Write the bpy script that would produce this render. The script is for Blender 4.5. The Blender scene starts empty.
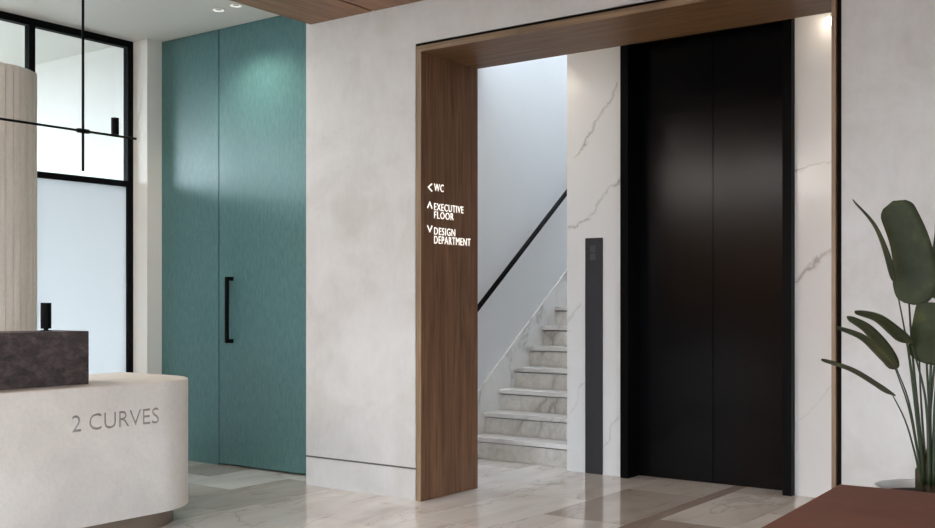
import bpy, bmesh, math, random
from mathutils import Vector, Matrix
random.seed(4)
SC = bpy.context.scene
COL = SC.collection

# ------------------------------------------------------------------ camera
EYE = 1.25                                   # eye height in metres
FPX, HORIZON = 1062.7, 303.0                 # focal length and horizon row in pixels (935 x 528 frame)
YAW = math.radians(36.19)
FWD = Vector((-math.sin(YAW), math.cos(YAW), 0))
RGT = Vector((math.cos(YAW), math.sin(YAW), 0))
cam = bpy.data.cameras.new('camera')
cam_o = bpy.data.objects.new('camera', cam); COL.objects.link(cam_o)
cam_o.location = (0, 0, EYE)
cam_o.rotation_euler = (math.pi/2, 0, YAW)
cam.sensor_width = 36; cam.sensor_fit = 'HORIZONTAL'
cam.lens = 36*FPX/935
cam.shift_y = (HORIZON-264)/935
cam.clip_start = .05; cam.clip_end = 300
SC.camera = cam_o

# ------------------------------------------------------------------ light
world = bpy.data.worlds.new('sky'); SC.world = world
world.use_nodes = True
wb = world.node_tree.nodes['Background']
wb.inputs[0].default_value = (.79, .895, 1.0, 1)
wb.inputs[1].default_value = 8.5
SC.view_settings.view_transform = 'Standard'
SC.view_settings.look = 'None'
SC.view_settings.gamma = 1
SC.view_settings.use_curve_mapping = False
SC.view_settings.exposure = 0.95

# ------------------------------------------------------------------ pixel helpers
def ray(x, y):
    return FWD + RGT*((x-467.5)/FPX) + Vector((0, 0, (HORIZON-y)/FPX))
def at_z(x, y, z=0.0):
    d = ray(x, y); t = (z-EYE)/d.z; return Vector((0, 0, EYE)) + d*t
def at_x(x, y, X):
    d = ray(x, y); return Vector((0, 0, EYE)) + d*(X/d.x)
def at_d(x, y, dist):
    return Vector((0, 0, EYE)) + ray(x, y)*dist

# ------------------------------------------------------------------ materials
def hexc(r, g, b): 
    f = lambda c: ((c/255+.055)/1.055)**2.4 if c > 10 else c/255/12.92
    return (f(r), f(g), f(b), 1)
class NT:
    def __init__(s, name):
        s.m = bpy.data.materials.new(name); s.m.use_nodes = True
        s.t = s.m.node_tree; s.b = s.t.nodes['Principled BSDF']; s.out = s.t.nodes['Material Output']
    def n(s, kind, **kw):
        o = s.t.nodes.new(kind)
        for k, v in kw.items():
            if k.startswith('in_'):
                key = k[3:]; o.inputs[int(key) if key.isdigit() else key.replace('_', ' ')].default_value = v
            else: setattr(o, k, v)
        return o
    def l(s, a, b): s.t.links.new(a, b)
    def coords(s, scale=(1, 1, 1), world=False, rot=(0, 0, 0)):
        src = s.n('ShaderNodeNewGeometry').outputs['Position'] if world else s.n('ShaderNodeTexCoord').outputs['Object']
        if any(rot):
            m0 = s.n('ShaderNodeMapping'); m0.inputs['Rotation'].default_value = rot; s.l(src, m0.inputs['Vector']); src = m0.outputs[0]
        mp = s.n('ShaderNodeMapping'); mp.inputs['Scale'].default_value = scale
        s.l(src, mp.inputs['Vector']); return mp.outputs[0]
    def noise(s, vec, scale, detail=4, rough=.55, dist=0):
        o = s.n('ShaderNodeTexNoise'); o.inputs['Scale'].default_value = scale; o.inputs['Detail'].default_value = detail
        o.inputs['Roughness'].default_value = rough; o.inputs['Distortion'].default_value = dist
        s.l(vec, o.inputs['Vector']); return o.outputs[0]
    def ramp(s, fac, stops):
        o = s.n('ShaderNodeValToRGB'); e = o.color_ramp.elements
        while len(e) < len(stops): e.new(.5)
        for i, (p, c) in enumerate(stops):
            e[i].position = p; e[i].color = c if len(c) == 4 else (*c, 1)
        s.l(fac, o.inputs[0]); return o.outputs[0]
    def mix(s, fac, a, b, mode='MIX'):
        o = s.n('ShaderNodeMix', data_type='RGBA', blend_type=mode)
        for k, v in ((0, fac), (6, a), (7, b)):
            if hasattr(v, 'links'): s.l(v, o.inputs[k])
            else: o.inputs[k].default_value = v
        return o.outputs[2]
    def math(s, op, a, b=None):
        o = s.n('ShaderNodeMath', operation=op)
        for k, v in ((0, a), (1, b)):
            if v is None: continue
            if hasattr(v, 'links'): s.l(v, o.inputs[k])
            else: o.inputs[k].default_value = v
        return o.outputs[0]
    def bump(s, h, strength=.2, dist=.01):
        o = s.n('ShaderNodeBump'); o.inputs['Strength'].default_value = strength; o.inputs['Distance'].default_value = dist
        s.l(h, o.inputs['Height']); s.l(o.outputs[0], s.b.inputs['Normal'])
    def color(s, c):
        if hasattr(c, 'links'): s.l(c, s.b.inputs['Base Color'])
        else: s.b.inputs['Base Color'].default_value = c
    def rough(s, r): s.b.inputs['Roughness'].default_value = r
    def spec(s, v): s.b.inputs['Specular IOR Level'].default_value = v
    def metal(s, v): s.b.inputs['Metallic'].default_value = v

def m_plain(name, c, rough=.6, metal=0, spec=.5, var=.06, scale=6, bump=0):
    t = NT(name); v = t.coords(world=True)
    n = t.noise(v, scale, 4)
    k = t.ramp(n, [(.3, (1-var,)*3), (.7, (1+var*.4,)*3)])
    t.color(t.mix(1.0, c, k, 'MULTIPLY')); t.rough(rough); t.metal(metal); t.spec(spec)
    if bump: t.bump(t.noise(v, scale*14, 3), bump, .004)
    return t.m

def m_plaster():
    t = NT('plaster'); v = t.coords(world=True)
    big = t.noise(v, 2.6, 8, .66, .4)
    fine = t.noise(t.coords((9, 9, 2.2), True), 4.0, 5, .6)
    a = t.ramp(big, [(.28, hexc(187, 184, 180)), (.5, hexc(199, 197, 195)), (.72, hexc(206, 205, 204))])
    b = t.ramp(fine, [(.3, (.965,)*3), (.7, (1.0,)*3)])
    t.color(t.mix(1.0, a, b, 'MULTIPLY')); t.rough(.62); t.spec(.3)
    t.bump(t.mix(.5, big, fine), .25, .006)
    return t.m

def m_wood(name, axis, dark, mid, light, rough=.45):
    t = NT(name); sc = [16, 16, 16]; sc[axis] = .9
    v = t.coords(tuple(sc), True)
    n1 = t.noise(v, 1.5, 7, .62, 1.3)
    sc2 = [75, 75, 75]; sc2[axis] = 1.6
    n2 = t.noise(t.coords(tuple(sc2), True), 1.0, 3, .5)
    c = t.ramp(n1, [(.28, dark), (.5, mid), (.72, light)])
    c2 = t.ramp(n2, [(.35, (.80,)*3), (.6, (1.05,)*3)])
    t.color(t.mix(1.0, c, c2, 'MULTIPLY')); t.rough(rough); t.spec(.35)
    t.bump(n2, .12, .003)
    return t.m

def m_marble(name, base=(226, 222, 216), vein=(146, 140, 136), scale=.8, thin=.007, cloud=.015, rough=.14, ang=40, mott=0):
    t = NT(name); rot = (0, -math.radians(ang), 0)
    v = t.coords(world=True)
    st = t.coords((1.25, 1.25, .38), True, rot)
    n = t.noise(st, scale, 6, .52, .55)
    d = t.math('ABSOLUTE', t.math('SUBTRACT', n, .5))
    line = t.ramp(d, [(0, (1, 1, 1)), (thin, (.35, .35, .35)), (thin*3.5, (0, 0, 0))])
    mask = t.ramp(t.noise(v, 1.1, 2), [(.42, (0, 0, 0)), (.60, (1, 1, 1))])
    lm = t.mix(1.0, line, mask, 'MULTIPLY')
    cl = t.ramp(t.noise(v, 1.6, 6, .6, .6), [(.3, (1-cloud*2,)*3), (.65, (1,)*3)])
    c = t.mix(1.0, hexc(*base), cl, 'MULTIPLY')
    if mott:
        mo = t.ramp(t.noise(v, 13.0, 8, .72, .5), [(.40, (0, 0, 0)), (.74, (1, 1, 1))])
        c = t.mix(t.math('MULTIPLY', mo, mott), c, hexc(168, 158, 142))
    c = t.mix(t.math('MULTIPLY', lm, .8), c, hexc(*vein))
    t.color(c); t.rough(rough); t.spec(.5)
    return t.m

def m_marble_wall(veins):
    """veins: ((x0, z0), (x1, z1), half width, strength) on the wall plane"""
    t = NT('wall_marble'); v = t.coords(world=True)
    wob = t.n('ShaderNodeTexNoise'); wob.inputs['Scale'].default_value = 4.5; wob.inputs['Detail'].default_value = 6; wob.inputs['Roughness'].default_value = .6
    t.l(v, wob.inputs['Vector'])
    sub = t.n('ShaderNodeVectorMath', operation='SUBTRACT'); t.l(wob.outputs['Color'], sub.inputs[0]); sub.inputs[1].default_value = (.5, .5, .5)
    mad = t.n('ShaderNodeVectorMath', operation='MULTIPLY_ADD'); t.l(sub.outputs[0], mad.inputs[0]); mad.inputs[1].default_value = (.22, 0, .22); t.l(v, mad.inputs[2])
    fade = t.noise(v, 3.1, 3)
    tot = None
    for (x0, z0), (x1, z1), w, k in veins:
        L = math.hypot(x1-x0, z1-z0); d = ((x1-x0)/L, 0, (z1-z0)/L); n = (-d[2], 0, d[0])
        def dot(vec):
            o = t.n('ShaderNodeVectorMath', operation='DOT_PRODUCT'); t.l(mad.outputs[0], o.inputs[0]); o.inputs[1].default_value = vec; return o.outputs['Value']
        perp = t.math('ABSOLUTE', t.math('SUBTRACT', dot(n), x0*n[0]+z0*n[2]))
        al = t.math('DIVIDE', t.math('SUBTRACT', dot(d), x0*d[0]+z0*d[2]), L)
        ln = t.ramp(t.math('DIVIDE', perp, w), [(0, (1, 1, 1)), (.35, (.38,)*3), (1, (0, 0, 0))])
        rg = t.ramp(al, [(.0, (0, 0, 0)), (.12, (1, 1, 1)), (.88, (1, 1, 1)), (1.0, (0, 0, 0))])
        one = t.math('MULTIPLY', t.math('MULTIPLY', ln, rg), k)
        tot = one if tot is None else t.math('MAXIMUM', tot, one)
    tot = t.math('MULTIPLY', tot, t.ramp(fade, [(.34, (.35,)*3), (.6, (1,)*3)]))
    cl = t.ramp(t.noise(v, 1.3, 5), [(.3, (.965, .965, .97)), (.65, (1, 1, 1))])
    t.color(t.mix(tot, t.mix(1.0, hexc(221, 220, 219), cl, 'MULTIPLY'), hexc(142, 134, 128)))
    t.rough(.14); return t.m

def m_floor():
    t = NT('floor_marble')
    oi = t.n('ShaderNodeObjectInfo')
    geo = t.n('ShaderNodeNewGeometry')
    off = t.n('ShaderNodeVectorMath', operation='SCALE'); off.inputs[0].default_value = (13, 7, 3)
    t.l(oi.outputs['Random'], off.inputs['Scale'])
    ad = t.n('ShaderNodeVectorMath', operation='ADD'); t.l(geo.outputs['Position'], ad.inputs[0]); t.l(off.outputs[0], ad.inputs[1])
    mp = t.n('ShaderNodeMapping'); mp.inputs['Scale'].default_value = (2.6, .75, 1); mp.inputs['Rotation'].default_value = (0, 0, .16)
    t.l(ad.outputs[0], mp.inputs['Vector'])
    n1 = t.noise(mp.outputs[0], 1.1, 5, .5, .7)
    c = t.ramp(n1, [(.26, (.66, .62, .58)), (.40, (.90, .88, .86)), (.58, (1, 1, 1)), (.76, (.88, .85, .82))])
    n2 = t.noise(mp.outputs[0], .8, 6, .55, 1.2)
    d = t.math('ABSOLUTE', t.math('SUBTRACT', n2, .5))
    line = t.ramp(d, [(0, (1, 1, 1)), (.006, (.3, .3, .3)), (.018, (0, 0, 0))])
    c = t.mix(1.0, oi.outputs['Color'], c, 'MULTIPLY')
    c = t.mix(t.math('MULTIPLY', line, .38), c, hexc(140, 116, 98))
    t.color(c); t.rough(.05); t.spec(.75)
    return t.m

def m_teal():
    t = NT('teal_lacquer')
    a = t.noise(t.coords((24, 24, 7.0), True), 2.0, 6, .65, .6)
    b = t.noise(t.coords(world=True), 1.2, 4)
    c = t.ramp(a, [(.3, hexc(68, 102, 104)), (.7, hexc(84, 122, 119))])
    c2 = t.ramp(b, [(.35, (.95, .98, 1.0)), (.7, (1.02, 1.0, .98))])
    t.color(t.mix(1.0, c, c2, 'MULTIPLY')); t.rough(.30); t.spec(.32)
    t.bump(a, .16, .006)
    return t.m

def m_concrete(name, c0, c1, rough=.6, grain=None):
    t = NT(name); v = t.coords(grain or (1, 1, 1), True)
    n = t.noise(v, 2.2, 8, .62, .4)
    p = t.noise(t.coords(world=True), 45, 3)
    c = t.ramp(n, [(.3, c0), (.68, c1)])
    k = t.ramp(p, [(.3, (.94,)*3), (.6, (1,)*3)])
    t.color(t.mix(1.0, c, k, 'MULTIPLY')); t.rough(rough); t.spec(.35)
    t.bump(p, .12, .003)
    return t.m

def m_stone():
    t = NT('dark_stone'); v = t.coords(world=True)
    n = t.noise(t.coords((1, 1, 1.8), True), 11, 10, .76, .3)
    c = t.ramp(n, [(.32, hexc(34, 30, 31)), (.50, hexc(66, 58, 58)), (.64, hexc(96, 86, 84)), (.78, hexc(58, 51, 51))])
    t.color(c); t.rough(.55); t.bump(n, .4, .01)
    return t.m

def m_glass():
    t = NT('clear_glass')
    tr = t.n('ShaderNodeBsdfTransparent'); tr.inputs[0].default_value = (.95, .97, .96, 1)
    gl = t.n('ShaderNodeBsdfGlossy'); gl.inputs['Roughness'].default_value = .02
    fr = t.n('ShaderNodeFresnel'); fr.inputs[0].default_value = 1.35
    mx = t.n('ShaderNodeMixShader'); t.l(fr.outputs[0], mx.inputs[0]); t.l(tr.outputs[0], mx.inputs[1]); t.l(gl.outputs[0], mx.inputs[2])
    t.l(mx.outputs[0], t.out.inputs[0]); return t.m

def m_frost():
    t = NT('frosted_glass')
    tl = t.n('ShaderNodeBsdfTranslucent'); tl.inputs[0].default_value = (.60, .61, .61, 1)
    df = t.n('ShaderNodeBsdfDiffuse'); df.inputs[0].default_value = (.65, .69, .72, 1)
    mx = t.n('ShaderNodeMixShader'); mx.inputs[0].default_value = .25
    t.l(tl.outputs[0], mx.inputs[1]); t.l(df.outputs[0], mx.inputs[2])
    gl = t.n('ShaderNodeBsdfGlossy'); gl.inputs['Roughness'].default_value = .25
    m2 = t.n('ShaderNodeMixShader'); m2.inputs[0].default_value = .05
    t.l(mx.outputs[0], m2.inputs[1]); t.l(gl.outputs[0], m2.inputs[2])
    t.l(m2.outputs[0], t.out.inputs[0]); return t.m

def m_emit(name, c, s):
    t = NT(name); t.color(c); t.b.inputs['Emission Color'].default_value = c; t.b.inputs['Emission Strength'].default_value = s
    return t.m

def m_leaf():
    t = NT('leaf'); v = t.coords((1, 1, 1))
    n = t.noise(v, 9, 5, .6)
    t.color(t.ramp(n, [(.3, hexc(40, 46, 28)), (.55, hexc(54, 60, 36)), (.75, hexc(78, 80, 44))]))
    t.rough(.55); t.spec(.25); return t.m

M = dict(
    plaster=m_plaster(),
    white=m_plain('white_paint', hexc(226, 223, 217), .6, var=.03, scale=1.2),
    stairwhite=m_plain('stairwell_paint', hexc(214, 214, 214), .6, var=.02, scale=2),
    ceil=m_plain('ceiling_paint', hexc(222, 220, 214), .55, var=.03, scale=.9),
    walnut_v=m_wood('walnut_upright', 2, hexc(94, 67, 48), hexc(126, 93, 69), hexc(146, 110, 84)),
    walnut_h=m_wood('walnut_lying', 0, hexc(86, 60, 36), hexc(118, 85, 54), hexc(138, 104, 70)),
    walnut_y=m_wood('walnut_ceiling', 1, hexc(104, 72, 50), hexc(138, 100, 72), hexc(158, 120, 90)),
    edge_v=m_wood('oak_edge', 2, hexc(118, 96, 76), hexc(142, 118, 94), hexc(158, 134, 110)),
    edge_h=m_wood('oak_edge_lying', 0, hexc(112, 90, 70), hexc(134, 110, 86), hexc(150, 126, 102)),
    gap=m_plain('shadow_gap', (.006, .004, .003, 1), .8, spec=.1),
    joint=m_plain('grey_joint', hexc(104, 98, 94), .7),
    stairs=m_marble('stair_marble', (224, 220, 214), (140, 132, 124), 1.3, .014, .05, .22, 25, .6),
    skirt=m_marble('skirting_marble', (224, 222, 219), (170, 166, 162), 1.1, .008, .02, .25, 50, .15),
    floor=m_floor(), grout=m_plain('grout', hexc(120, 110, 102), .8),
    teal=m_teal(),
    black=m_plain('black_metal', (.004, .004, .005, 1), .6, spec=.06, var=.05),
    lift=m_plain('black_steel', (.0015, .0015, .002, 1), .17, metal=0, spec=.15, var=.04),
    liftframe=m_plain('black_frame_steel', (.0018, .0018, .002, 1), .4, spec=.06, var=.04),
    anthr=m_plain('anthracite', hexc(40, 40, 44), .45, var=.05),
    button=m_plain('button_grey', hexc(76, 76, 79), .4, metal=.3),
    desk=m_concrete('cream_concrete', hexc(212, 206, 200), hexc(230, 225, 219), .5),
    letter=m_concrete('engraved_shade', hexc(140, 134, 129), hexc(162, 156, 150), .6),  # grey stands in for the shade inside the engraving
    plinth=m_plain('plinth_brown', hexc(120, 106, 92), .5),
    concrete=m_concrete('board_concrete', hexc(204, 196, 186), hexc(228, 220, 210), .75, (7, 7, .5)),
    stone=m_stone(), glass=m_glass(), frost=m_frost(),
    sign=m_emit('sign_light', (1, .95, .88, 1), .55),
    lamp=m_emit('lamp_light', (1, .88, .72, 1), 14),
    ringlight=m_emit('ring_light', (1, .97, .92, 1), .35),
    trimwhite=m_plain('trim_white', hexc(236, 234, 230), .4),
    diffuser=m_plain('lamp_diffuser', hexc(196, 194, 188), .5),
    tabletop=m_concrete('brown_leather', hexc(110, 71, 58), hexc(123, 82, 68), .6),
    leaf=m_leaf(), stem=m_plain('stem', hexc(40, 54, 28), .5, var=.2, scale=20),
    sheath=m_plain('dry_sheath', hexc(66, 54, 36), .8, var=.7, scale=30),
    soil=m_plain('soil', hexc(44, 38, 34), .95, var=.4, scale=40, bump=.6),
    pot=m_plain('pale_ceramic', hexc(222, 228, 226), .5, var=.03),
    ground=m_plain('outside_paving', hexc(96, 95, 92), .85, var=.15, scale=.4),
)

# ------------------------------------------------------------------ mesh helpers
def mk(name, bm, mat, parent=None, smooth=False, origin=None):
    """bm is in world coordinates; it is moved so that the object sits at its parent's base (or at origin)."""
    base = Vector((0, 0, 0))
    if parent is not None: base = Vector(parent['_w'])
    elif origin is not None: base = Vector(origin)
    bmesh.ops.translate(bm, verts=bm.verts[:], vec=-base)
    bmesh.ops.recalc_face_normals(bm, faces=bm.faces[:])
    me = bpy.data.meshes.new(name); bm.to_mesh(me); bm.free()
    if smooth:
        for p in me.polygons: p.use_smooth = True
    me.materials.append(mat)
    o = bpy.data.objects.new(name, me); COL.objects.link(o)
    if parent is not None:
        o.parent = parent
        o['_w'] = base[:]
    else:
        o.location = base; o['_w'] = base[:]
    return o
def thing(name, loc, label, cat, group=None):
    o = bpy.data.objects.new(name, None); COL.objects.link(o); o.location = loc; o['_w'] = tuple(loc)
    o.empty_display_size = .1
    return tag(o, label, cat, group)
def tag(o, label, cat, group=None):
    o['label'] = label; o['category'] = cat
    if group: o['group'] = group
    return o
def struct(o, label=None):
    o['kind'] = 'structure'
    if label: o['label'] = label
    return o
def box(bm, x0, x1, y0, y1, z0, z1, bev=0):
    vs = [bm.verts.new((x, y, z)) for z in (z0, z1) for y in (y0, y1) for x in (x0, x1)]
    fs = [bm.faces.new([vs[i] for i in q]) for q in ((0, 2, 3, 1), (4, 5, 7, 6), (0, 1, 5, 4), (2, 6, 7, 3), (0, 4, 6, 2), (1, 3, 7, 5))]
    if bev:
        es = list({e for f in fs for e in f.edges})
        bmesh.ops.bevel(bm, geom=es, offset=bev, segments=2, affect='EDGES')
    return bm
def nbox(*a, **k): return box(bmesh.new(), *a, **k)
def prism(bm, pts, axis, a0, a1):
    """polygon pts in the plane across axis, extruded from a0 to a1"""
    def P(p, a):
        return (a, p[0], p[1]) if axis == 0 else (p[0], a, p[1]) if axis == 1 else (p[0], p[1], a)
    A = [bm.verts.new(P(p, a0)) for p in pts]; B = [bm.verts.new(P(p, a1)) for p in pts]
    bm.faces.new(A); bm.faces.new(B[::-1])
    n = len(pts)
    for i in range(n): bm.faces.new((A[i], B[i], B[(i+1) % n], A[(i+1) % n]))
    return bm
def nprism(*a): return prism(bmesh.new(), *a)
def tube(bm, pts, rads, seg=10, cap=True):
    pts = [Vector(p) for p in pts]
    if not hasattr(rads, '__len__'): rads = [rads]*len(pts)
    rings = []; ref = None
    for i, p in enumerate(pts):
        d = (pts[min(i+1, len(pts)-1)] - pts[max(i-1, 0)]).normalized()
        if ref is None: ref = d.orthogonal().normalized()
        u = (ref - d*ref.dot(d)).normalized(); w = d.cross(u); ref = u
        rings.append([bm.verts.new(p + (u*math.cos(2*math.pi*k/seg) + w*math.sin(2*math.pi*k/seg))*rads[i]) for k in range(seg)])
    for a, b in zip(rings, rings[1:]):
        for k in range(seg): bm.faces.new((a[k], a[(k+1) % seg], b[(k+1) % seg], b[k]))
    if cap: bm.faces.new(rings[0][::-1]); bm.faces.new(rings[-1])
    return bm
def ntube(*a, **k): return tube(bmesh.new(), *a, **k)
def lathe(bm, c, prof, seg=32):
    """prof: (radius, z) from bottom to top; closed when the end radii are 0"""
    rings = []
    for r, z in prof:
        if r < 1e-6: rings.append([bm.verts.new((c[0], c[1], c[2]+z))])
        else: rings.append([bm.verts.new((c[0]+r*math.cos(2*math.pi*k/seg), c[1]+r*math.sin(2*math.pi*k/seg), c[2]+z)) for k in range(seg)])
    for a, b in zip(rings, rings[1:]):
        for k in range(seg):
            q = [a[k % len(a)], a[(k+1) % len(a)], b[(k+1) % len(b)], b[k % len(b)]]
            q2 = []
            for v in q:
                if v not in q2: q2.append(v)
            if len(q2) > 2: bm.faces.new(q2)
    return bm
def nlathe(*a, **k): return lathe(bmesh.new(), *a, **k)
def text_bm(s, size, depth, spacing=1.0, bold=0.0):
    cu = bpy.data.curves.new('t', 'FONT'); cu.body = s; cu.size = size; cu.extrude = depth/2; cu.resolution_u = 3; cu.space_character = spacing; cu.offset = bold
    o = bpy.data.objects.new('t', cu); COL.objects.link(o)
    dg = bpy.context.evaluated_depsgraph_get()
    me = bpy.data.meshes.new_from_object(o.evaluated_get(dg))
    bpy.data.objects.remove(o); bpy.data.curves.remove(cu)
    bm = bmesh.new(); bm.from_mesh(me); bpy.data.meshes.remove(me)
    bmesh.ops.remove_doubles(bm, verts=bm.verts[:], dist=1e-5)
    return bm

# ------------------------------------------------------------------ measured planes
YW = 5.24            # face of the plaster wall with the portal
YT = 5.50            # teal doors
YP = 5.83            # back of the portal lining
YL = 6.83            # marble wall of the lift
XWIN = -7.313        # glazed wall
XR, YF = 6.0, -6.0   # right wall, front glass facade
CEIL, SOF, HIGH = 3.37, 3.156, 3.30
PX0, PX1, PZ = -4.23, -1.594, 2.88     # portal opening in the wall
XSOF, YSOF = -5.16, -6.0

# ------------------------------------------------------------------ floor
fl = struct(mk('floor', nbox(-11.0, XR, YF, 12.0, -.20, -.012), M['grout']), 'polished beige marble slab floor')
TW, TL = .534, 1.07
tm = bmesh.new(); box(tm, -TW/2+.0012, TW/2-.0012, -TL/2+.0012, TL/2-.0012, -.012, 0)
bmesh.ops.recalc_face_normals(tm, faces=tm.faces[:])
tile_me = bpy.data.meshes.new('floor_slab'); tm.to_mesh(tile_me); tm.free(); tile_me.materials.append(M['floor'])
tones = [(.82, .785, .75), (.86, .83, .80), (.72, .675, .635), (.84, .81, .78), (.80, .76, .72), (.60, .55, .51), (.88, .855, .83)]
nx0 = -9
for i in range(-9, 12):
    xc = -2.82 + TW/2 + i*TW
    if xc + TW/2 < XWIN-.3 or xc - TW/2 > XR: continue
    shift = [0, .5, .25, .75][i % 4]*TL
    for j in range(-9, 3):
        yc = 5.615 - TL/2 + j*TL + shift
        if yc - TL/2 < YF-.3: continue
        if yc + TL/2 > 7.9: continue
        if yc > 7.05 and not (-5.2 < xc < -.4): continue
        if yc > 5.9 and xc < -5.2: continue
        o = bpy.data.objects.new('floor_slab', tile_me); COL.objects.link(o); o.parent = fl
        o.location = (xc, yc, 0)
        if i == 0: o.location.x += .045; o.scale.x = (TW-.09)/TW
        o.color = (*random.choice(tones), 1)
        if i == 0 and j == 0: o.color = (.52, .455, .41, 1)
for j in range(9):
    y0 = YF+.2+j*1.45; y1 = min(y0+1.449, 7.3)
    q = mk('floor_strip', nbox(-2.819, -2.731, y0, y1, -.012, 0), M['floor'], fl); q.color = (.44, .37, .33, 1)

# ------------------------------------------------------------------ plaster wall with portal opening
XE = -5.208
out = [(XE, .205), (PX0-.012, .205), (PX0-.012, PZ+.012), (PX1+.012, PZ+.012), (PX1+.012, .205), (XR, .205), (XR, HIGH), (XE, HIGH)]
struct(mk('wall_front', nprism(out, 1, YW, YT-.005), M['plaster']), 'off-white plaster wall around the wooden portal')
bb = bmesh.new(); box(bb, XE, PX0-.012, YW, YT-.005, 0, .192); box(bb, PX1+.012, XR, YW, YT-.005, 0, .192)
struct(mk('baseboard_front', bb, M['plaster']))
gp = bmesh.new(); box(gp, XE+.01, PX0-.012, YW+.012, YT-.01, .192, .205); box(gp, PX1+.012, XR, YW+.012, YT-.01, .192, .205)
struct(mk('trim_1', gp, M['joint']))

# wall through the glazing, seen as the white stub beside the teal door
struct(mk('wall_back_left', nbox(-11.0, -7.103, 5.36, 5.62, -.012, CEIL), M['white']), 'white wall stub between the glazing and the teal doors')

# ------------------------------------------------------------------ ceilings
struct(mk('ceiling', nbox(-11.0, XSOF, YF, 5.62, CEIL, CEIL+.15), M['ceil']), 'white ceiling over the reception desk')
ws = struct(mk('ceiling.002', nbox(XSOF+.01, XR, YSOF, YW-.002, SOF+.018, SOF+.24), M['gap']), 'walnut panelled ceiling with dark grooves')
xg = XSOF; first = True
while xg < XR:
    x1 = min(xg + .553, XR)
    mk('wood_panel', nbox(xg, x1-.0, YSOF-.022, YW-.001, SOF, SOF+.018), M['walnut_y'], ws)
    xg = x1 + .022

# ------------------------------------------------------------------ passage, stairwell
struct(mk('ceiling.003', nbox(-5.1, .6, YT, YL+.3, 3.20, 3.32), M['ceil']))
struct(mk('wall_passage_right', nbox(.5, .7, YT, YL+.2, -.012, 3.2), M['plaster']))
struct(mk('wall_stair_left', nbox(-5.3, -5.1, YT+.06, 11.2, -.012, 6.2), M['stairwhite']), 'white stairwell wall behind the handrail')
struct(mk('wall_stair_right', nbox(-4.07, -3.9, YL+.16, 11.2, -.012, 6.2), M['stairwhite']))
struct(mk('wall_stair_back', nbox(-5.3, -3.9, 11.2, 11.4, -.012, 6.2), M['stairwhite']))
struct(mk('ceiling.004', nbox(-5.1, -4.07, YL-.12, 7.9, 6.2, 6.3), M['stairwhite']))  # unseen cover added to cut sky light on the stairwell wall
struct(mk('wall_stair_front', nbox(-5.1, -4.07, YL-.12, YL, 3.32, 6.2), M['stairwhite']))
# marble wall round the lift; veins measured on the wall
def wp(x, y):
    d = ray(x, y); p = Vector((0, 0, EYE)) + d*(YL/d.y); return (p.x, p.z)
M['marble'] = m_marble_wall([
    (wp(617, 80), wp(608, 108), .016, .8), (wp(612, 100), wp(574, 162), .016, .75),
    (wp(622, 172), wp(588, 216), .016, .6), (wp(592, 216), wp(564, 228), .018, .75), (wp(622, 415), wp(600, 448), .016, .5),
    (wp(568, 330), wp(578, 300), .014, .4), (wp(584, 380), wp(568, 420), .013, .4),
    (wp(788, 176), wp(846, 156), .013, .7), (wp(790, 290), wp(846, 236), .026, .8), (wp(800, 420), wp(846, 372), .014, .3)])
LX0, LX1 = -3.606, -2.362
mo = [(-4.078, 0), (LX0, 0), (LX0, 3.17), (LX1, 3.17), (LX1, 0), (.5, 0), (.5, 3.2), (-4.078, 3.2)]
struct(mk('wall_lift', nprism(mo, 1, YL, YL+.16), M['marble']), 'white marble wall with fine grey veins beside the lift')

# ------------------------------------------------------------------ portal lining
pf = thing('portal_frame', ((PX0+PX1)/2, YW, 0), 'deep walnut portal lining with pale edges in the plaster wall', 'door frame')
yf = YW-.022
jl = mk('jamb', nbox(PX0+.012, PX0+.050, yf+.006, YP, .002, PZ-.05), M['walnut_v'], pf)
mk('edge_strip', nbox(PX0+.012, PX0+.050, yf, yf+.006, .002, PZ-.05), M['edge_v'], jl)
jr = mk('jamb', nbox(PX1-.030, PX1-.010, yf+.006, YP, .002, PZ-.05), M['walnut_v'], pf)
mk('edge_strip', nbox(PX1-.030, PX1-.010, yf, yf+.006, .002, PZ-.05), M['edge_v'], jr)
hd = mk('header', nbox(PX0+.012, PX1-.010, yf+.006, YP, PZ-.05, PZ-.012), M['walnut_h'], pf)
mk('edge_strip', nbox(PX0+.012, PX1-.010, yf, yf+.006, PZ-.05, PZ-.012), M['edge_h'], hd)
g = bmesh.new()
box(g, PX0-.011, PX0+.012, YW+.004, YP, .002, PZ+.010)
box(g, PX1-.010, PX1+.011, YW+.004, YP, .002, PZ+.010)
box(g, PX0+.012, PX1-.010, YW+.004, YP, PZ-.012, PZ+.010)
mk('shadow_gap', g, M['gap'], pf)
# wall behind the lining, closes the back of the plaster wall
bk = [(-5.1, 0), (PX0-.012, 0), (PX0-.012, PZ+.012), (PX1+.012, PZ+.012), (PX1+.012, 0), (.5, 0), (.5, 3.2), (-5.1, 3.2)]
struct(mk('wall_passage_front', nprism(bk, 1, YT+.06, YP-.004), M['white']))

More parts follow.
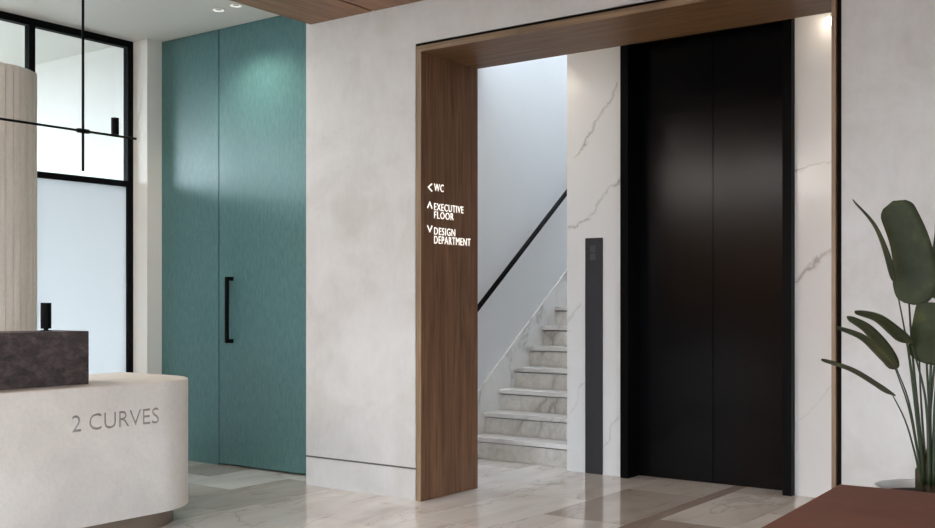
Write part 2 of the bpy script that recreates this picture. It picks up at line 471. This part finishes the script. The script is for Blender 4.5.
# ------------------------------------------------------------------ wayfinding sign on the left jamb
XJ = PX0+.050
sg = thing('wayfinding_sign', (XJ, 5.30, 1.62), 'glowing white wayfinding letters and arrows on the walnut jamb', 'sign')
def sign_text(s, y0, y1, z0, z1):
    bm = text_bm(s, 1, .0, 1.12)
    xs = [v.co.x for v in bm.verts]; ys = [v.co.y for v in bm.verts]
    ax, bx = min(xs), max(xs); ay, by = min(ys), max(ys)
    r = bmesh.ops.extrude_face_region(bm, geom=bm.faces[:])
    top = {v for v in r['geom'] if isinstance(v, bmesh.types.BMVert)}
    for v in bm.verts:
        x, y = v.co.x, v.co.y
        v.co = (XJ + (.0025 if v in top else .0005), y0+(x-ax)/(bx-ax)*(y1-y0), z0+(y-ay)/(by-ay)*(z1-z0))
    mk('lettering', bm, M['sign'], sg)
def sp(x, y): p = at_x(x, y, XJ); return p.y, p.z
def sign_px(s, xl, xr, yt, yb):     # left/right columns, top and bottom rows at the left end
    a = sp(xl, yt); b = sp(xl, yb); c = sp(xr, 240)
    sign_text(s, a[0], c[0], b[1], a[1])
sign_px('WC', 434, 443.5, 183.4, 191.0)
sign_px('EXECUTIVE', 434, 463.3, 203.0, 210.2)
sign_px('FLOOR', 434, 453.5, 211.2, 218.4)
sign_px('DESIGN', 434, 455.0, 227.2, 234.6)
sign_px('DEPARTMENT', 434, 470.3, 235.8, 243.4)
def chevron(cx, cy, ang):
    y, z = sp(cx, cy); s = .028; a = .022; w = .014
    pts = [(-s, -a), (0, a), (s, -a), (s-.008, -a-.004), (0, a-w), (-s+.008, -a-.004)]
    c, sn = math.cos(ang), math.sin(ang)
    mk('arrow', nprism([(y+p[0]*c-p[1]*sn, z+p[0]*sn+p[1]*c) for p in pts], 0, XJ+.0005, XJ+.0025), M['sign'], sg)
chevron(429.6, 187.3, math.pi/2); chevron(429.6, 204.6, 0); chevron(429.6, 229.2, math.pi)

# ------------------------------------------------------------------ teal doors
dr = struct(thing('door_1', (-6.3, YT, 0), 'floor to ceiling textured teal double doors', 'door'))
del dr['category']
mk('fixed_panel', nbox(-7.100, -6.413, YT, YT+.045, 0.0, CEIL-.002), M['teal'], dr)
leaf = mk('door_leaf', nbox(-6.402, XE+.12, YT, YT+.045, .014, CEIL-.002), M['teal'], dr)
hb = bmesh.new()
box(hb, -6.272, -6.246, YT-.062, YT-.036, .945, 1.450, .003)
box(hb, -6.272, -6.238, YT-.040, YT, .945, .975, .002); box(hb, -6.272, -6.238, YT-.040, YT, 1.420, 1.450, .002)
mk('handle', hb, M['black'], leaf)
struct(mk('wall_behind_doors', nbox(-7.1, -5.1, YT+.05, YT+.058, 0, CEIL), M['gap']))

# ------------------------------------------------------------------ lift
lf = thing('elevator', ((LX0+LX1)/2, YL, 0), 'black steel lift doors in a tall black frame in the marble wall', 'elevator')
YD = 6.95; HX = .062; ZD = 3.105
fr = [(LX0+.002, 0.001), (LX0+HX, .001), (LX0+HX, 3.11), (LX1-HX, 3.11), (LX1-HX, .001), (LX1-.002, .001), (LX1-.002, 3.168), (LX0+.002, 3.168)]
mk('frame', nprism(fr, 1, YL-.055, YD+.03), M['liftframe'], lf)
XM = -2.976
mk('door_leaf', nbox(LX0+HX+.001, XM-.0025, YD, YD+.035, .001, ZD), M['lift'], lf)
mk('door_leaf', nbox(XM+.0025, LX1-HX-.001, YD, YD+.035, .001, ZD), M['lift'], lf)
struct(mk('wall_shaft', nbox(LX0-.1, LX1+.1, YD+.04, YD+.10, 0, 3.2), M['gap']))

cp = thing('call_panel', (-3.845, YL, 0), 'tall slim anthracite call panel with two buttons beside the lift', 'call panel')
mk('plate', nbox(-3.916, -3.774, YL-.014, YL-.0005, .001, 1.726, .002), M['anthr'], cp)
for z in (1.622, 1.564):
    b = mk('button', nbox(-3.873, -3.829, YL-.019, YL-.013, z, z+.048, .002), M['button'], cp)

# ------------------------------------------------------------------ staircase
st = thing('staircase', (-4.58, 6.94, 0), 'veined white marble staircase rising behind the portal', 'staircase')
RI, GO = .174, .227
for n in range(1, 17):
    yn = 7.166 + (n-2)*GO
    mk('tread', nbox(-5.092, -4.072, yn, yn+GO+.05, n*RI-.036, n*RI, .003), M['skirt'], st)
    mk('riser', nbox(-5.092, -4.072, yn+.028, yn+.048, (n-1)*RI+.0005, n*RI-.046), M['stairs'], st)
mk('landing', nbox(-5.092, -4.072, 7.166+15*GO, 11.19, 16*RI-.042, 16*RI), M['stairs'], st)
s0, sl = 7.81, .735
zz = lambda y: 1.025 + sl*(y-s0)
mk('skirting', nprism([(6.6, .02), (6.6, max(.16, zz(6.6))), (10.5, zz(10.5)), (10.5, zz(10.5)-1.1), (8.2, .02)], 0, -5.099, -5.084), M['skirt'], st)

hr = thing('handrail', (-5.03, 7.0, 1.2), 'sloping black handrail on the white stairwell wall', 'handrail')
ry = lambda y: 1.243 + .755*(y-7.07)
mk('rail', ntube([(-5.035, y, ry(y)) for y in (6.75, 7.6, 8.5, 9.4, 10.2)], .021, 12), M['black'], hr, True)
for y in (7.0, 9.2):
    mk('bracket', ntube([(-5.101, y, ry(y)-.07), (-5.06, y, ry(y)-.07), (-5.035, y, ry(y)-.015)], .007, 8), M['black'], hr, True)

# ------------------------------------------------------------------ glazed wall on the left
wn = struct(thing('window_1', (XWIN, 5.3, 0), 'black framed glazed wall behind the reception desk', 'window')); del wn['category']
fx0, fx1 = XWIN-.03, XWIN+.03
edges = [5.335] + [4.47-k*.866 for k in range(6)]
YG = edges[-1]-.025
for k, y in enumerate(edges):
    mk('mullion', nbox(fx0, fx1, y-.025, y+.025, .06, CEIL-.055), M['black'], wn)
    if k+1 < len(edges):
        y0, y1 = edges[k+1]+.025, y-.025
        mk('transom', nbox(fx0, fx1, y0, y1, 2.190, 2.236), M['black'], wn)
        mk('upper_pane', nbox(XWIN-.004, XWIN+.004, y0, y1, 2.236, CEIL-.055), M['glass'], wn)
        mk('lower_pane', nbox(XWIN-.004, XWIN+.004, y0, y1, .06, 2.190), M['frost'], wn)

mk('top_rail', nbox(fx0, fx1, YG, 5.36, CEIL-.055, CEIL-.001), M['black'], wn)
mk('bottom_rail', nbox(fx0, fx1, YG, 5.36, .001, .06), M['black'], wn)
struct(mk('wall_left', nprism([(-9.6, YF), (-9.5, YF), (-9.5, YG-.1), (XWIN+.03, YG-.1), (XWIN+.03, YG), (-9.6, YG)], 2, -.012, CEIL), M['walnut_v']), 'unseen dark walnut wall beyond the glazing')  # unseen wall, shaped and darkened for the lift door reflection

# facades behind and beside the camera: frames open to the sky
wf = struct(thing('window_2', (XR, 1, 0), 'tall black framed side facade', 'window')); del wf['category']
for k in range(5):
    y = YF + k*(-.5-YF)/4
    mk('mullion', nbox(XR, XR+.08, y-.03, y+.03, -.012, SOF), M['black'], wf)
wg = struct(thing('window_3', (0, YF, 0), 'tall black framed front facade', 'window')); del wg['category']
for k in range(6):
    x = -4.0 + k*5.5/5
    mk('mullion', nbox(x-.03, x+.03, YF-.08, YF, -.012, SOF), M['black'], wg)
struct(mk('wall_right', nbox(XR, XR+.2, -.5, YW+.3, -.012, HIGH), M['plaster']))
sp_ = bmesh.new(); box(sp_, -4.0, 1.5, YF-.08, YF, 2.5, HIGH); box(sp_, XR, XR+.08, YF, -.5, 2.5, HIGH)  # unseen spandrels added to keep sky light off the upper plaster
struct(mk('added_spandrel', sp_, M['walnut_h']))
struct(mk('wall_entrance', nbox(-11.0, -4.0, YF-.2, YF, -.012, CEIL), M['walnut_v']))  # unseen wall, dark walnut keeps the lift door reflection dark
struct(mk('wall_entrance.001', nbox(1.5, XR+.2, YF-.2, YF, -.012, HIGH), M['plaster']))
struct(mk('ground', nbox(-60, 60, -60, 60, -.5, -.21), M['ground']), 'paving outside')

# ------------------------------------------------------------------ reception desk
ZT, ZB = .818, .10
DXF, DXB, DYE, DYS, RC = -4.80, -5.67, 4.10, 1.1, .385
def desk_outline(off=0):
    f, b, e, s = DXF-off, DXB+off, DYE-off, DYS+off
    pts = []
    def arc(cx, cy, r, a0, a1, n):
        for k in range(n+1):
            a = math.radians(a0+(a1-a0)*k/n); pts.append((cx+r*math.cos(a), cy+r*math.sin(a)))
    arc(f-RC, s+RC, RC, -90, 0, 14)
    arc(f-RC, e-RC, RC, 0, 90, 20)
    arc(b+.03, e-.03, .03, 90, 180, 4)
    arc(b+.03, s+.03, .03, 180, 270, 4)
    return pts
dk = thing('reception_desk', (-5.2, 2.6, 0), 'cream concrete reception desk with rounded end and engraved name', 'desk')
db = bmesh.new()
rings = [[db.verts.new((x, y, z)) for x, y in desk_outline(o)] for o, z in ((0, ZB), (0, ZT-.008), (.0025, ZT-.0025), (.008, ZT))]
for A, B in zip(rings, rings[1:]):
    for i in range(len(A)): db.faces.new((A[i], A[(i+1) % len(A)], B[(i+1) % len(A)], B[i]))
db.faces.new(rings[0][::-1]); db.faces.new(rings[-1])
# engraved name: bend the letters round the front, cut 5 mm deep
def arc_point(s, off):   # s = arc length measured from the start of the end curve, negative on the straight front
    if s < 0: return Vector((DXF+off, DYE-RC+s, 0))
    a = s/RC
    return Vector((DXF-RC+(RC+off)*math.cos(a), DYE-RC+(RC+off)*math.sin(a), 0))
def arc_of_px(px):
    best = None
    for k in range(-1200, 600):
        s = k/1000; p = arc_point(s, 0)
        u = 467.5 + FPX*p.dot(RGT)/p.dot(FWD)
        if best is None or abs(u-px) < best[0]: best = (abs(u-px), s)
    return best[1]
sA, sB = arc_of_px(72.0), arc_of_px(159.5)
def z_of(px, s, y):
    p = arc_point(s, 0); return EYE - (y-HORIZON)*p.dot(FWD)/FPX
zb = (z_of(72, sA, 433.2)+z_of(159, sB, 422.6))/2; zt = (z_of(72, sA, 416.5)+z_of(159, sB, 406.4))/2
def bent_text(o0, o1, word=0):
    bm = text_bm('2 CURVES', 1, 0, 1.0, .006)
    xs = [v.co.x for v in bm.verts]; ys = [v.co.y for v in bm.verts]
    ax, bx, ay, by = min(xs), max(xs), min(ys), max(ys)
    lim = .62
    if word: bmesh.ops.delete(bm, geom=[v for v in bm.verts if (v.co.x < lim) != (word == 1)], context='VERTS')
    r = bmesh.ops.extrude_face_region(bm, geom=bm.faces[:])
    top = {v for v in r['geom'] if isinstance(v, bmesh.types.BMVert)}
    for v in bm.verts:
        p = arc_point(sA+(v.co.x-ax)/(bx-ax)*(sB-sA), o1 if v in top else o0)
        v.co = (p.x, p.y, zb+(v.co.y-ay)/(by-ay)*(zt-zb))
    bmesh.ops.recalc_face_normals(bm, faces=bm.faces[:])
    return bm
body = mk('counter', db, M['desk'], dk)
for p in body.data.polygons: p.use_smooth = False
cut = mk('cutter', bent_text(-.010, .02), M['desk'], dk)
md = body.modifiers.new('engrave', 'BOOLEAN'); md.operation = 'DIFFERENCE'; md.object = cut; md.solver = 'EXACT'
bpy.context.view_layer.update()
ev = bpy.data.meshes.new_from_object(body.evaluated_get(bpy.context.evaluated_depsgraph_get()))
ok = len(ev.polygons) > 150
body.modifiers.remove(md)
if ok: body.data = ev; body.data.name = 'counter'
print('ENGRAVED', ok, len(ev.polygons))
bpy.data.objects.remove(cut)
for w_ in (1, 2): mk('lettering', bent_text(-.0098, -.0070, w_) if ok else bent_text(-.002, .002, w_), M['letter'], body)  # darker inlay paints the shade at the bottom of the cut letters
mk('plinth', nprism(desk_outline(.06), 2, 0.001, ZB), M['plinth'], dk)

blk = mk('counter_block', nbox(-5.30, -4.97, 1.65, 3.378, ZT+.001, 1.101, .002), M['stone'], None, origin=(-5.13, 2.5, ZT))
tag(blk, 'dark brown stone block standing on the reception desk', 'counter')

tl = at_d(46, 331, 5.62); tlx, tly = tl.x, tl.y
lm = thing('table_lamp', (tlx, tly, 1.101), 'small black cylinder lamp standing on the dark stone block', 'lamp')
mk('base', nlathe((tlx, tly, 1.1015), [(0, 0), (.030, 0), (.030, .004), (.012, .006), (.012, .014), (0, .014)], 24), M['black'], lm)
mk('shade', nlathe((tlx, tly, 1.1015), [(0, .013), (.027, .013), (.027, .150), (.023, .150), (.023, .130), (0, .130)], 24), M['black'], lm)

# ------------------------------------------------------------------ board marked column
CC = at_d(-27, 303, 6.6); cr = .37
cb = bmesh.new(); pr = []
nb = 44
for k in range(nb):
    a0 = 2*math.pi*k/nb; w = 2*math.pi/nb
    dr_ = random.uniform(-.003, .003)
    for fa, rr in ((.05, cr+dr_), (.35, cr+dr_+.001), (.65, cr+dr_+.001), (.95, cr+dr_), (.975, cr-.006), (1.025, cr-.006)):
        pr.append((CC.x+rr*math.cos(a0+fa*w), CC.y+rr*math.sin(a0+fa*w)))
prism(cb, pr, 2, 0.001, 2.69)
col_o = mk('concrete_column', cb, M['concrete'], None, origin=(CC.x, CC.y, 0))
tag(col_o, 'round board marked concrete column behind the reception desk', 'column')

# ------------------------------------------------------------------ pendant over the desk
XPD = -5.25
pc = at_x(83, 131, XPD); pe = at_x(136, 138, XPD); pb = at_x(83, 171, XPD); pl = at_x(115, 134.5, XPD); pt = at_x(115, 118, XPD)
pn = thing('pendant_lamp', (XPD, pc.y, CEIL), 'thin black cross shaped pendant with one cylinder lamp above the desk', 'pendant lamp')
mk('rod', ntube([(XPD, pc.y, pb.z), (XPD, pc.y, CEIL-.02)], .0075, 10), M['black'], pn, True)
mk('canopy', nlathe((XPD, pc.y, CEIL-.022), [(0, 0), (.05, 0), (.05, .021), (0, .021)], 24), M['black'], pn)
half = pe.y-pc.y
bar = mk('bar', ntube([(XPD, pc.y-half*2.3, pc.z), (XPD, pe.y, pc.z)], .0068, 10), M['black'], pn, True)
mk('coupling', ntube([(XPD, pc.y-.036, pc.z), (XPD, pc.y+.036, pc.z)], .013, 12), M['black'], bar, True)
hl = pt.z-pl.z
mk('cylinder_shade', nlathe((XPD, pl.y, pc.z+.007), [(0, 0), (.022, 0), (.022, hl), (.018, hl), (.018, hl-.02), (0, hl-.02)], 24), M['black'], pn)

# ------------------------------------------------------------------ recessed downlights
def downlight(name, x, y, z, r, label, mat, group=None):
    t = thing(name, (x, y, z), label, 'ceiling light', group)
    mk('ring', nlathe((x, y, z), [(r*.72, .0-.001), (r*.76, -.006), (r, -.005), (r, -.0005)], 28), M['trimwhite'], t, True)
    mk('light_ring', nlathe((x, y, z), [(r*.52, -.0020), (r*.76, -.0062)], 28), M['ringlight'], t)
    mk('diffuser', nlathe((x, y, z), [(0, -.0018), (r*.53, -.0018)], 28), mat, t)
    return t
downlight('downlight', -5.985, 5.135, CEIL, .048, 'white recessed downlight in the ceiling above the teal doors, nearer the glazing', M['diffuser'])
downlight('downlight', -5.794, 5.130, CEIL, .048, 'white recessed downlight in the ceiling above the teal doors, nearer the walnut ceiling', M['diffuser'])
for x, y in ((-5.985, 5.135), (-5.794, 5.130)):
    L = bpy.data.lights.new('downlight_beam', 'SPOT'); L.energy = 14; L.color = (1, .90, .76); L.spot_size = math.radians(125); L.spot_blend = .8; L.shadow_soft_size = .03
    o = bpy.data.objects.new('downlight_beam', L); COL.objects.link(o); o.location = (x, y, CEIL-.02)
wl = thing('wall_lamp', (-2.135, YL, 3.06), 'tiny glowing round lamp high on the marble wall', 'lamp')
mk('housing', nlathe((-2.135, YL-.022, 3.064), [(0, .024), (.020, .024), (.020, 0), (.017, 0), (.017, .006), (0, .006)], 20), M['trimwhite'], wl)
mk('bulb', nlathe((-2.135, YL-.022, 3.052), [(0, -.014), (.010, -.010), (.015, 0), (.010, .012), (0, .014)], 16), M['lamp'], wl, True)
sl_ = bpy.data.lights.new('wall_lamp_beam', 'POINT'); sl_.energy = .3; sl_.color = (1, .84, .68); sl_.shadow_soft_size = .03
so = bpy.data.objects.new('wall_lamp_beam', sl_); COL.objects.link(so); so.location = (-2.135, YL-.12, 3.0)

# added lamps outside the picture, put in to brighten floor, desk and passage
LW = (1, .91, .81)
def added_lamp(x, y, z, label, watt, group):
    t = thing('downlight', (x, y, z), label, 'ceiling light', group)
    mk('ring', nlathe((x, y, z), [(.050, -.001), (.054, -.007), (.066, -.006), (.066, -.0005)], 24), M['trimwhite'], t, True)
    L = bpy.data.lights.new('downlight_beam', 'AREA'); L.shape = 'DISK'; L.size = .10; L.energy = watt; L.color = LW
    o = bpy.data.objects.new('downlight_beam', L); COL.objects.link(o); o.parent = t; o.location = (0, 0, -.008)
for y in (.6, -2.0, -4.6):  # added overhead light for the floor and other upward faces
    for x in (-3.98, -1.68, .62):
        added_lamp(x, y, SOF, 'added unseen downlight in the walnut ceiling', 7.5, 'added downlights in the walnut ceiling')
for x in (-4.7, -1.2):  # added to brighten the passage floor and marble
    added_lamp(x, 5.97, 3.20, 'added unseen downlight in the ceiling of the lift passage', 4.5, 'added downlights of the lift passage')
M['panel'] = m_emit('added_panel_glow', (1, .94, .87, 1), 15.0)
for x, y in [(a, b) for a in (-8.4, -7.2, -6.0) for b in (-2.2, -3.6, -5.0)] + [(-6.35, 1.7)]:  # added panels: glow band in the lift doors, light on desk and floor
        t = thing('added_light_panel', (x, y, CEIL), 'added unseen light panel in the white ceiling above the reception', 'ceiling light', 'added ceiling panels over the reception')
        mk('frame', nbox(x-.32, x+.32, y-.62, y+.62, CEIL-.012, CEIL-.0005), M['trimwhite'], t)
        mk('diffuser', nbox(x-.30, x+.30, y-.60, y+.60, CEIL-.015, CEIL-.012), M['panel'], t)

# ------------------------------------------------------------------ brown table
TZ = .74
tc = at_z(839.2, 484, TZ)
ta = math.radians(2.8)
ex = Vector((math.cos(ta), math.sin(ta), 0)); ey = Vector((-math.sin(ta), math.cos(ta), 0))
tb = thing('table', (tc.x+.8, tc.y-.45, 0), 'brown leather topped table in front of the potted plant', 'table')
def tbox(u0, u1, v0, v1, z0, z1, bev=0):
    bm = nbox(u0, u1, v0, v1, z0, z1, bev)
    for v in bm.verts:
        p = tc + ex*v.co.x + ey*v.co.y; v.co = (p.x, p.y, v.co.z)
    return bm
mk('tabletop', tbox(0, 1.6, -.95, 0, TZ-.04, TZ, .003), M['tabletop'], tb)
for u in (.08, 1.52):
    for v in (-.08, -.87):
        mk('leg', tbox(u-.03, u+.03, v-.03, v+.03, .001, TZ-.04), M['black'], tb)

# ------------------------------------------------------------------ bird of paradise plant
PD = 4.0
pp = at_d(928, 303, PD); PXc, PYc = pp.x, pp.y
ZRIM = .556
pl_ = thing('potted_plant', (PXc, PYc, 0), 'tall green broad leaved plant in a pale round pot', 'plant')
pot = mk('pot', nlathe((PXc, PYc, 0), [(0, .001), (.14, .001), (.155, .02), (.192, ZRIM), (.178, ZRIM), (.172, ZRIM-.03), (.165, ZRIM-.06), (0, ZRIM-.06)], 40), M['pot'], pl_, True)
mk('soil', nlathe((PXc, PYc, 0), [(.170, ZRIM-.03), (.10, ZRIM-.022), (0, ZRIM-.018)], 32), M['soil'], pot, True)
def bez(pts, n):
    """smooth curve through points (Catmull-Rom)"""
    P = [pts[0]*2-pts[1]] + pts + [pts[-1]*2-pts[-2]]
    res = []
    segs = len(pts)-1
    for i in range(n+1):
        t = i/n*segs; k = min(int(t), segs-1); u = t-k
        a, b, c, d = P[k:k+4]
        res.append(.5*((2*b)+(c-a)*u+(2*a-5*b+4*c-d)*u*u+(3*b-a-3*c+d)*u**3))
    return res
def wprof(t, wide, tip):
    # rounded base, widest at `wide`, narrowing to the fraction `tip`, rounded end
    if t < wide: w = .22+.78*math.sin(math.pi/2*(t/wide))**.45
    else: w = 1-(1-tip)*((t-wide)/(1-wide))**1.25
    if t > .90: w *= math.sqrt(max(0, 1-((t-.90)/.10)**2))
    return w
def leaf_obj(line, width, roll, wide=.30, fold=.12, twist=0, tip=.25):
    """line: (px, py, depth) from base to tip; roll 0 shows the blade broadside, 90 edge-on"""
    pts = [at_d(*p) for p in line]
    c = bez(pts, 36); bm = bmesh.new(); rows = []
    for i, p in enumerate(c):
        t = i/36
        d = (c[min(i+1, 36)]-c[max(i-1, 0)]).normalized()
        view = (p-Vector((0, 0, EYE))).normalized()
        side = d.cross(view).normalized(); nrm = side.cross(d).normalized()
        a = math.radians(roll+twist*(t-.5))
        w = side*math.cos(a)+nrm*math.sin(a); up = d.cross(w)
        h = max(width/2*wprof(t, wide, tip), .002)
        rows.append([bm.verts.new(p + w*h*s + up*(abs(s)*h*fold)) for s in (-1, -.6, -.06, .06, .6, 1)])
    for a, b in zip(rows, rows[1:]):
        for k in range(5): bm.faces.new((a[k], a[k+1], b[k+1], b[k]))
    o = mk('leaf', bm, M['leaf'], pl_, True)
    s = o.modifiers.new('thickness', 'SOLIDIFY'); s.thickness = .0018
    return o
def stem_obj(line, r0=.0085, r1=.0042):
    pts = [at_d(*p) for p in line]; c = bez(pts, 12)
    mk('stem', ntube(c, [.78*(r0+(r1-r0)*i/12) for i in range(13)], 8), M['stem'], pl_, True)
D = PD
leaf_obj([(895, 282, D-.05), (888, 254, D-.05), (875, 224, D-.04), (853, 199, D-.03)], .12, 82, .25, .05, 10, .75)
stem_obj([(924, 485, D-.02), (919, 440, D-.03), (908, 350, D-.05), (895, 281, D-.05)], .0075, .003)
leaf_obj([(909, 304, D+.02), (915, 280, D+.02), (910, 243, D+.02), (893, 201, D+.05)], .156, 6, .30, .05, 0, .80)
stem_obj([(926, 485, D), (921, 440, D), (913, 360, D+.01), (909, 303, D+.02)], .0085, .0045)
leaf_obj([(932, 365, D-.06), (936, 345, D-.08), (939, 325, D-.10), (943, 303, D-.12)], .185, 6, .2, .05, 0, .95)
stem_obj([(931, 485, D-.02), (930, 440, D-.04), (930, 400, D-.05), (931, 362, D-.06)], .010, .006)
leaf_obj([(909, 343, D-.10), (897, 331, D-.11), (878, 317, D-.13), (855, 310.5, D-.15)], .115, 66, .18, .08, 0, .35)
stem_obj([(925, 485, D-.03), (920, 440, D-.05), (913, 380, D-.08), (907, 340, D-.10)], .0075, .003)
leaf_obj([(896, 369, D+.06), (885, 348, D+.07), (868, 328, D+.09), (847, 316, D+.10)], .105, 58, .18, .08, 0, .35)
leaf_obj([(896, 368, D-.02), (880, 351, D-.03), (862, 336, D-.05), (836, 326, D-.07)], .10, 70, .2, .08, 0, .35)
stem_obj([(923, 485, D+.01), (917, 450, D+.02), (908, 405, D+.05), (895, 368, D+.06)], .006, .003)
stem_obj([(924, 485, D-.03), (918, 452, D-.03), (909, 402, D-.02), (896, 367, D-.02)], .006, .003)
leaf_obj([(893, 395, D-.08), (876, 383, D-.09), (852, 369, D-.11), (822, 358.5, D-.13)], .10, 79, .15, .05, 0, .7)
stem_obj([(922, 485, D-.04), (914, 450, D-.05), (905, 420, D-.07), (892, 394, D-.08)], .006, .0028)
stem_obj([(927, 485, D+.02), (923, 430, D+.03), (920, 380, D+.05), (918, 300, D+.08)], .007, .003)
stem_obj([(929, 485, D-.06), (928, 430, D-.07), (924, 390, D-.07), (912, 345, D-.06)], .009, .004)
stem_obj([(928, 485, D+.05), (930, 430, D+.06), (927, 370, D+.08), (925, 318, D+.1)], .008, .004)
# leaves that lean out of the picture
leaf_obj([(952, 352, D+.08), (968, 320, D+.1), (982, 275, D+.12), (990, 232, D+.16)], .15, 25, .38, .14)
stem_obj([(930, 485, D+.03), (936, 440, D+.05), (944, 390, D+.06), (952, 352, D+.08)])
leaf_obj([(941, 300, D+.10), (944, 272, D+.12), (945, 242, D+.14), (940, 210, D+.18)], .13, 30, .38, .14)
stem_obj([(929, 485, D+.03), (929, 430, D+.05), (935, 360, D+.08), (941, 300, D+.10)])
leaf_obj([(966, 410, D-.05), (985, 392, D-.05), (1006, 384, D-.05), (1030, 386, D-.05)], .11, 50, .4, .14)
stem_obj([(931, 485, D), (940, 450, D-.02), (952, 428, D-.04), (966, 410, D-.05)])
stem_obj([(933, 485, D-.05), (934, 440, D-.06), (936, 390, D-.08), (942, 340, D-.09)], .010, .006)
leaf_obj([(942, 341, D-.09), (955, 318, D-.10), (972, 300, D-.13), (996, 290, D-.16)], .12, 40, .4, .14)
for k in range(9):
    a = k*2.4; rr = .012+.004*k
    p = Vector((PXc+rr*math.cos(a), PYc+rr*math.sin(a), 0))
    mk('sheath', ntube([(p.x, p.y, ZRIM-.03), (p.x+.004*math.cos(a), p.y+.004*math.sin(a), .62), (p.x*.7+PXc*.3, p.y*.7+PYc*.3, .66+.02*(k % 4))], [.017, .013, .004], 7), M['sheath'], pl_, True)

for o in bpy.data.objects:
    if '_w' in o: del o['_w']
